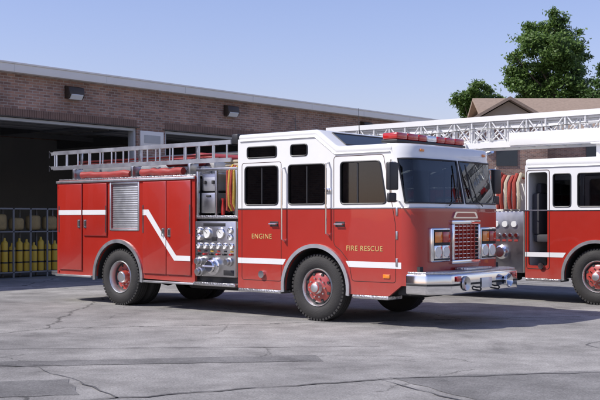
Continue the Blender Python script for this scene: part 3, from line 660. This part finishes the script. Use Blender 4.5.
lathe('turntable',[(0,.001),(0,.75),(.25,.75),(.3,.5),(.3,.001)],'stainless',T,(-6.3,1.25,2.25),'z',32)
boxes('turntable_pedestal',[(-6.8,-5.8,.75,.95,2.5,3.35),(-6.8,-5.8,1.55,1.75,2.5,3.35)],'white_paint',T,.03)
for i,(y_a,z_a,h,x0,x1) in enumerate(((.80,3.13,.55,-7.0,2.9),(.88,3.17,.45,-6.6,3.1),(.95,3.21,.36,-6.2,3.3))):
    for sd in (y_a,WID-y_a):
        ladder('aerial_side_%d%s'%(i,'a' if sd<1.25 else 'b'),(x0,sd,z_a),(x1,sd,z_a),(0,0,1),h,'white_paint',T,(.06,.08 if i else .11),.42,.018,truss=True)
    tubes('aerial_rungs_%d'%i,[([(x0+.35*k,y_a,z_a),(x0+.35*k,WID-y_a,z_a)],.018) for k in range(int((x1-x0)/.35))],'aluminium',T,6)
boxes('aerial_sign_panel',[(-2.2,1.0,.745,.76,3.10,3.36)],'white_paint',T,.004)
boxes('aerial_tip',[(3.2,3.35,.85,1.65,3.1,3.7)],'red_paint',T,.02)
tubes('aerial_lift_cylinders',[([(-5.6,.65,2.4),(-3.2,.7,3.12)],.09),([(-5.6,WID-.65,2.4),(-3.2,WID-.7,3.12)],.09)],'chrome',T,14)
tubes('aerial_cables',[([(-6.5+1.2*k,.735,3.45+(.03 if k%2 else -.02)) for k in range(8)],.009)],'black_plastic',T,6)
text('lettering_ladder','FIRE RESCUE',.93,1.12,.11,'gold_text',T)

# ================================================================== FIRE STATION
S=empty('fire_station',(0,0,0))
FX=-13.0; YA,YB=-18.0,25.3; HZ=5.42
edges=[(-11.15,-5.6),(-4.44,1.11),(2.21,7.76),(8.88,14.43),(15.55,21.1)]
outl=[(YA,0)]
for a,b_ in edges: outl+=[(a,0),(a,4.29),(b_,4.29),(b_,0)]
outl+=[(YB,0),(YB,HZ),(YA,HZ)]
panel('facade_brick',outl,[],FX,.35,'brick',S,'yz')
XB=-31
boxes('side_walls',[(XB,FX-.351,YB-.35,YB,0,HZ),(XB,FX-.351,YA,YA+.35,0,HZ),(XB,XB+.35,YA+.351,YB-.351,0,HZ)],'brick',S)
boxes('soldier_course',[(FX+.002,FX+.016,a+.075*k,a+.075*k+.064,4.30,4.50) for a,b_ in edges[1:] for k in range(int((b_-a)/.075))],'brick_soldier',S)
boxes('lintel_steel',[(FX+.003,FX+.03,a-.1,b_+.1,4.270,4.296) for a,b_ in edges],'bronze_metal',S)
boxes('roof_slab',[(XB-.3,FX+.24,YA-.4,YB+.4,5.421,5.46)],'fascia_white',S)
boxes('roof_fascia',[(FX+.241,FX+.28,YA-.44,YB+.44,5.41,5.62),(XB-.34,XB-.301,YA-.44,YB+.44,5.41,5.62),(XB-.3,FX+.24,YB+.401,YB+.44,5.41,5.62),(XB-.3,FX+.24,YA-.44,YA-.401,5.41,5.62)],'fascia_white',S,.006)
boxes('fascia_joints',[(FX+.2805,FX+.283,y,y+.008,5.42,5.61) for y in [YA+3.05*k for k in range(1,14)]],'door_frame_grey',S)
boxes('roof_coping',[(FX+.18,FX+.31,YA-.46,YB+.46,5.621,5.67)],'fascia_white',S,.008)
box('roof_deck',XB-.3,FX+.24,YA-.4,YB+.4,5.461,5.56,'roof_gravel',S)
fr=[]
for a,b_ in edges: fr+=[(FX-.3,FX-.05,a,a+.08,0,4.26),(FX-.3,FX-.05,b_-.08,b_,0,4.26),(FX-.3,FX-.05,a+.081,b_-.081,4.18,4.262)]
boxes('door_frames',fr,'door_frame_grey',S,.005)
boxes('pier_sign_panels',[(FX+.003,FX+.05,7.86,8.78,3.72,4.20)],'fascia_white',S,.01)
boxes('pier_sign_trim',[(FX+.051,FX+.056,8.0,8.64,3.84,4.08)],'door_frame_grey',S)
dp=[];tr=[]
for a,b_ in edges:
    for k in range(5): dp.append((FX-4.4+.8*k,FX-3.64+.8*k,a+.15,b_-.15,4.42,4.47))
    tr+=[(FX-4.5,FX-.4,a+.06,a+.12,4.36,4.41),(FX-4.5,FX-.4,b_-.12,b_-.06,4.36,4.41)]
    tr+=[(FX-4.5,FX-4.44,(a+b_)/2-.03,(a+b_)/2+.03,4.5,5.2),(FX-4.5,FX-.4,(a+b_)/2-.04,(a+b_)/2+.04,4.62,4.68)]
boxes('raised_door_panels',dp,'door_panel',S,.01); boxes('door_tracks',tr,'aluminium',S)
box('interior_floor',XB+.351,FX-.0,YA+.351,YB-.351,.002,.008,'interior_floor',S)
boxes('interior_lining',[(XB+.352,XB+.37,YA+.37,YB-.37,.01,5.35),(XB+.4,FX-.36,YB-.38,YB-.352,.01,5.35),(XB+.4,FX-.36,YA+.352,YA+.38,.01,5.35)],'interior_wall',S)
boxes('ceiling_beams',[(XB+.4,FX-.4,y,y+.15,4.95,5.35) for y in (-14,-8,-1.7,5.0,11.6,18.2)]+[(x,x+.12,YA+.4,YB-.4,5.15,5.35) for x in (-28,-24,-20,-16)],'steel_beam',S)
for i,y in enumerate((-1.0,5.41,11.66,19.0)):
    prism('wall_lamp_%d'%i,[(FX+.003,4.90),(FX+.16,4.90),(FX+.24,5.02),(FX+.20,5.22),(FX+.003,5.26)],y-.26,y+.26,'bronze_metal',S,.02)
    prism('wall_lamp_lens_%d'%i,[(FX+.10,4.882),(FX+.17,4.882),(FX+.25,5.00),(FX+.235,5.02),(FX+.15,4.92)],y-.20,y+.20,'gauge_face',S)
G=empty('gear_rack')
fr=[];co=[]
gx=-13.75
for k in range(5):
    y=3.45+k*.55
    fr+=[(gx-.5,gx-.46,y,y+.04,.01,1.9),(gx,gx+.04,y,y+.04,.01,1.9)]
fr+=[(gx-.5,gx+.04,3.45,5.7,.14,.17),(gx-.5,gx+.04,3.45,5.7,1.86,1.9),(gx-.5,gx+.04,3.45,5.7,1.24,1.27)]
boxes('rack_frame',fr,'steel_beam',G)
cyl=[]
for k in range(9):
    y=3.6+.235*k; h=.9+.08*math.sin(k*2.3)
    cyl.append(([(gx-.12,y,.175),(gx-.12,y,.2),(gx-.12,y,h),(gx-.12,y,h+.06),(gx-.12,y,h+.13)],[.08,.09,.09,.035,.03]))
tubes('air_cylinders',cyl,'cylinder_yellow',G,14)
tubes('cylinder_straps',[([(gx-.12,3.6+.235*k,z),(gx-.12,3.6+.235*k,z+.04)],.094) for k in range(9) for z in (.4,.72)],'black_plastic',G,14)
for k in range(4):
    y=3.52+.55*k
    co+=[(gx-.35,gx-.08,y,y+.40,1.29,1.68+random.uniform(-.1,.08))]
boxes('turnout_bags',co,'coat_tan',G,.09,3)
K=empty('locker_row'); boxes('lockers',[(-30.4,-29.8,-3+.5*k,-2.52+.5*k,.02,2.0) for k in range(24)],'door_panel',K,.01)
U=empty('workbench'); boxes('bench_top',[(-22.6,-21.9,5.5,9.0,.86,.92)],'door_panel',U,.01); boxes('bench_legs',[(x,x+.06,y,y+.06,.01,.859) for x in (-22.55,-22.0) for y in (5.55,7.2,8.9)],'steel_beam',U)
boxes('tool_boxes',[(-22.4,-22.05,5.8+.8*k,6.3+.8*k,.921,1.15+.08*k) for k in range(4)],'red_vinyl',U,.02)

# ================================================================== GROUND
bpy.ops.mesh.primitive_plane_add(size=1200,location=(0,0,0)); g=bpy.context.object; g.name='ground'; g.data.materials.append(MT['worn_pavement'])
def rough(pts,amp=.05,step=.25):
    out=[]
    for i in range(len(pts)-1):
        a=Vector(pts[i]);b_=Vector(pts[i+1]);n=max(2,int((b_-a).length/step))
        for k in range(n): out.append(a.lerp(b_,k/n)+Vector((random.uniform(-amp,amp),random.uniform(-amp,amp))))
    out.append(Vector(pts[-1])); return out
def ribbon(pts,w):
    V=[];F=[]; out=rough(pts,.045,.22)
    for i,p in enumerate(out):
        t=(out[min(i+1,len(out)-1)]-out[max(i-1,0)]).normalized(); s=Vector((-t.y,t.x)); ww=w*random.uniform(.2,1.3)
        V+=[(p.x+s.x*ww,p.y+s.y*ww,.008),(p.x-s.x*ww,p.y-s.y*ww,.008)]
    for i in range(len(out)-1): F.append((2*i,2*i+1,2*i+3,2*i+2))
    return V,F
CAM=Vector((10.25,-12.67)); RT=Vector((.768,.640)); FW=Vector((-.640,.768))
def Wp(X,Z): q=CAM+RT*X+FW*Z; return (q.x,q.y)
V=[];F=[]
for pts,w in (([(-5,8.0),(-1.6,9.3),(0.8,10.4),(3.4,10.9),(7,12.6)],.018),([(-1.6,9.3),(-2.8,11.2),(-6,12.4)],.013),([(.8,10.4),(1.6,8.8),(3.0,7.4)],.014),([(3.4,10.9),(4.0,12.2),(3.6,13.2),(5,15)],.012),([(-7,12.6),(-2,12.9),(1,13.1)],.012)):
    v,f=ribbon([Wp(*p) for p in pts],w); b0=len(V); V+=v; F+=[tuple(i+b0 for i in q) for q in f]
mk('pavement_crack_seal',V,F,'tar_seal')
V=[];F=[]
for poly in ([(.9,10.5),(3.2,11.0),(7.5,12.75),(9,11.5),(5,7.0),(3.1,7.5),(1.7,8.9),(.9,10.5)],[(-6.5,11.1),(-3.2,11.7),(.2,12.25),(.25,11.75),(-3.1,11.3),(-6.4,10.5),(-6.5,11.1)],[(-3.6,9.1),(-2.0,9.5),(-2.3,10.4),(-3.9,10.0),(-3.6,9.1)]):
    pp=rough([Wp(*p) for p in poly],.03,.2)[:-1]; i=len(V); V+=[(p.x,p.y,.004) for p in pp]; F.append(tuple(range(i,i+len(pp))))
mk('asphalt_patch',V,F,'patch_asphalt')

# ================================================================== HOUSE, TREES
ang=math.atan2(.640,.768)
hx,hy=Wp(17,62)
H=empty('brick_house',(hx,hy,0),ang)
def gable(nm,x0,x1,y0,y1,ze,zr,ov,axis):
    if axis=='x':
        ym=(y0+y1)/2; V=[(x0-ov,y0-ov,ze),(x1+ov,y0-ov,ze),(x1+ov,ym,zr),(x0-ov,ym,zr),(x0-ov,y1+ov,ze),(x1+ov,y1+ov,ze)]
        wall=[(x0,y0,ze),(x0,y1,ze),(x0,ym,zr-.25),(x1,y0,ze),(x1,y1,ze),(x1,ym,zr-.25)]
    else:
        xm=(x0+x1)/2; V=[(x0-ov,y0-ov,ze),(x0-ov,y1+ov,ze),(xm,y1+ov,zr),(xm,y0-ov,zr),(x1+ov,y0-ov,ze),(x1+ov,y1+ov,ze)]
        wall=[(x0,y0,ze),(x1,y0,ze),(xm,y0,zr-.25),(x0,y1,ze),(x1,y1,ze),(xm,y1,zr-.25)]
    V2=[(a,b_,c-.18) for a,b_,c in V]
    F=[(0,1,2,3),(3,2,5,4),(6,7,8,9),(9,8,11,10),(0,1,7,6),(4,5,11,10),(0,3,9,6),(3,4,10,9),(1,2,8,7),(2,5,11,8)]
    mk(nm+'_roof',V+V2,F,'shingles',H)
    mk(nm+'_gable_ends',wall,[(0,1,2),(3,4,5)],'siding',H)
    box(nm+'_walls',x0,x1,y0,y1,0,ze-.05,'brick',H)
gable('main',-5.5,14,0,9,6.9,9.3,.5,'x')
gable('wing',-7.4,-3.0,-3,6,7.0,8.5,.45,'y')
box('chimney',6,6.9,5.2,6,8,9.4,'brick',H)
boxes('windows',[(x,x+1.2,-.04,-.01,y,y+1.4) for x in (0,4,8) for y in (1,4.6)]+[(-5.9,-4.7,-3.04,-3.01,4.6,6)],'house_glass',H)
boxes('window_trim',[(x-.1,x+1.3,-.06,-.005,y-.12,y-.005) for x in (0,4,8) for y in (1,4.6)],'fascia_white',H)
def tree(nm,X,Z,clumps,trunk_h,r0,nleaf,ls,seed,mat='leaves'):
    rnd=random.Random(seed); x,y=Wp(X,Z); e=empty(nm,(x,y,0),ang)
    P=[([(0,0,0),(.1,0,trunk_h*.4),(-.1,.1,trunk_h*.75),(0,0,trunk_h)],[r0,r0*.75,r0*.5,r0*.2])]
    for (cx,cy,cz,rx,rz) in clumps:
        z0=min(trunk_h*.9,max(trunk_h*.35,cz-3.5))
        P.append(([(0,0,z0),(cx*.5,cy*.5,(z0+cz)/2-.3),(cx,cy,cz),(cx*1.1,cy*1.1,cz+rz*.6)],[r0*.25,r0*.18,r0*.1,.02]))
    tubes('trunk_and_limbs',P,'bark',e,8)
    V=[];F=[];tot=sum(c[3]**2*c[4] for c in clumps)
    for (cx,cy,cz,rx,rz) in clumps:
        n=int(nleaf*rx*rx*rz/tot)+20
        subs=[]
        for _ in range(int(12+rx*10)):
            d=Vector((rnd.gauss(0,1),rnd.gauss(0,1),rnd.gauss(0,1))).normalized()*rnd.uniform(.3,1.18)
            subs.append((cx+d.x*rx,cy+d.y*rx,cz+d.z*rz,rnd.uniform(.25,.5)*min(rx,1.6)))
        for _ in range(n):
            s=rnd.choice(subs); d=Vector((rnd.gauss(0,1),rnd.gauss(0,1),rnd.gauss(0,.7)))*.6*s[3]
            c=Vector(s[:3])+d
            a=Vector((rnd.gauss(0,1),rnd.gauss(0,1),rnd.gauss(0,1))).normalized(); b_=a.orthogonal().normalized(); sz=ls*rnd.uniform(.6,1.3)
            i=len(V); V+=[c-a*sz,c+b_*sz*.5,c+a*sz,c-b_*sz*.5]; F.append((i,i+1,i+2,i+3))
    mk('foliage',V,F,mat,e,recalc=False)
def pc(px,py,Z,X0,ry=0): s=1043/Z; return ((px-300)/s-X0, ry, 1.6+(219-py)/s)
Z=100;X0=24.2
cl=[]
for px,py,r in ((554,20,12),(541,36,17),(563,40,16),(528,48,14),(552,60,20),(573,62,14),(523,70,15),(545,80,19),(566,84,17),(581,82,10),(518,86,13),(535,96,16),(574,100,14),(513,58,7),(583,56,6),(555,98,14)):
    a=pc(px,py,Z,X0,random.uniform(-2,2)); cl.append((a[0],a[1],a[2],r*Z/1043,r*Z/1043*.85))
tree('maple_tree',X0,Z,cl,15.5,.4,30000,.19,3)
Z=105;X0=18;cl=[]
for px,py,r in ((475,90,10),(463,100,10),(485,97,10),(474,108,13),(495,104,8)):
    a=pc(px,py,Z,X0,random.uniform(-1.5,1.5)); cl.append((a[0],a[1],a[2],r*Z/1043,r*Z/1043*.85))
tree('maple_tree.001',X0,Z,cl,9.5,.3,8000,.18,4)
Z=95;X0=28.5;cl=[]
for px,py,r in ((608,84,12),(614,70,10),(600,96,10),(622,84,14),(590,100,7)):
    a=pc(px,py,Z,X0,random.uniform(-1.5,1.5)); cl.append((a[0],a[1],a[2],r*Z/1043,r*Z/1043*.9))
tree('maple_tree.002',X0,Z,cl,11,.35,9000,.18,5,'leaves_dark')
V=[];F=[];rnd=random.Random(11)
for k in range(16000):
    X=rnd.uniform(-80,110); h=2.5+3.0*(math.sin(X*.13)+math.sin(X*.31+1))*.5+3
    x,y=Wp(X,150+rnd.uniform(-6,6)); c=Vector((x,y,rnd.uniform(0,h))); a=Vector((rnd.gauss(0,1),rnd.gauss(0,1),rnd.gauss(0,1))).normalized(); b_=a.orthogonal().normalized(); s=.8
    i=len(V); V+=[c-a*s,c+b_*s*.6,c+a*s,c-b_*s*.6]; F.append((i,i+1,i+2,i+3))
mk('distant_trees',V,F,'leaves_dark',recalc=False)

# ================================================================== LIGHT / WORLD / CAMERA
ldir=Vector((1.6,2.2,-2.95)).normalized()
elev=math.asin(-ldir.z); to_sun=-ldir
sun=bpy.data.lights.new('sun','SUN'); sun.energy=5.0; sun.angle=R(.5); sun.color=(1,.96,.9)
so=bpy.data.objects.new('sun',sun); scene.collection.objects.link(so); so.rotation_euler=ldir.to_track_quat('-Z','Y').to_euler(); so.location=(0,0,30)
wd=bpy.data.worlds.new('World'); scene.world=wd; wd.use_nodes=True; nt=wd.node_tree
sky=nt.nodes.new('ShaderNodeTexSky'); sky.sky_type='NISHITA'; sky.sun_disc=False; sky.sun_elevation=elev; sky.sun_rotation=math.atan2(to_sun.x,to_sun.y)
sky.air_density=1.2; sky.dust_density=1.0; sky.ozone_density=3.0
tint=nt.nodes.new('ShaderNodeMix'); tint.data_type='RGBA'; tint.blend_type='MULTIPLY'; tint.inputs[0].default_value=1; tint.inputs[7].default_value=(1.08,.93,1.13,1)
bg=nt.nodes['Background']; nt.links.new(sky.outputs[0],tint.inputs[6]); nt.links.new(tint.outputs[2],bg.inputs[0]); bg.inputs[1].default_value=.145
cam=bpy.data.cameras.new('camera'); co_=bpy.data.objects.new('camera',cam); scene.collection.objects.link(co_)
co_.location=(CAM.x,CAM.y,1.6); co_.rotation_euler=(R(90),0,math.atan2(.640,.768)); cam.lens=62.6; cam.sensor_width=36; cam.shift_y=19/600; cam.clip_end=2000
scene.camera=co_
scene.view_settings.view_transform='Standard'; scene.view_settings.look='None'; scene.view_settings.exposure=0
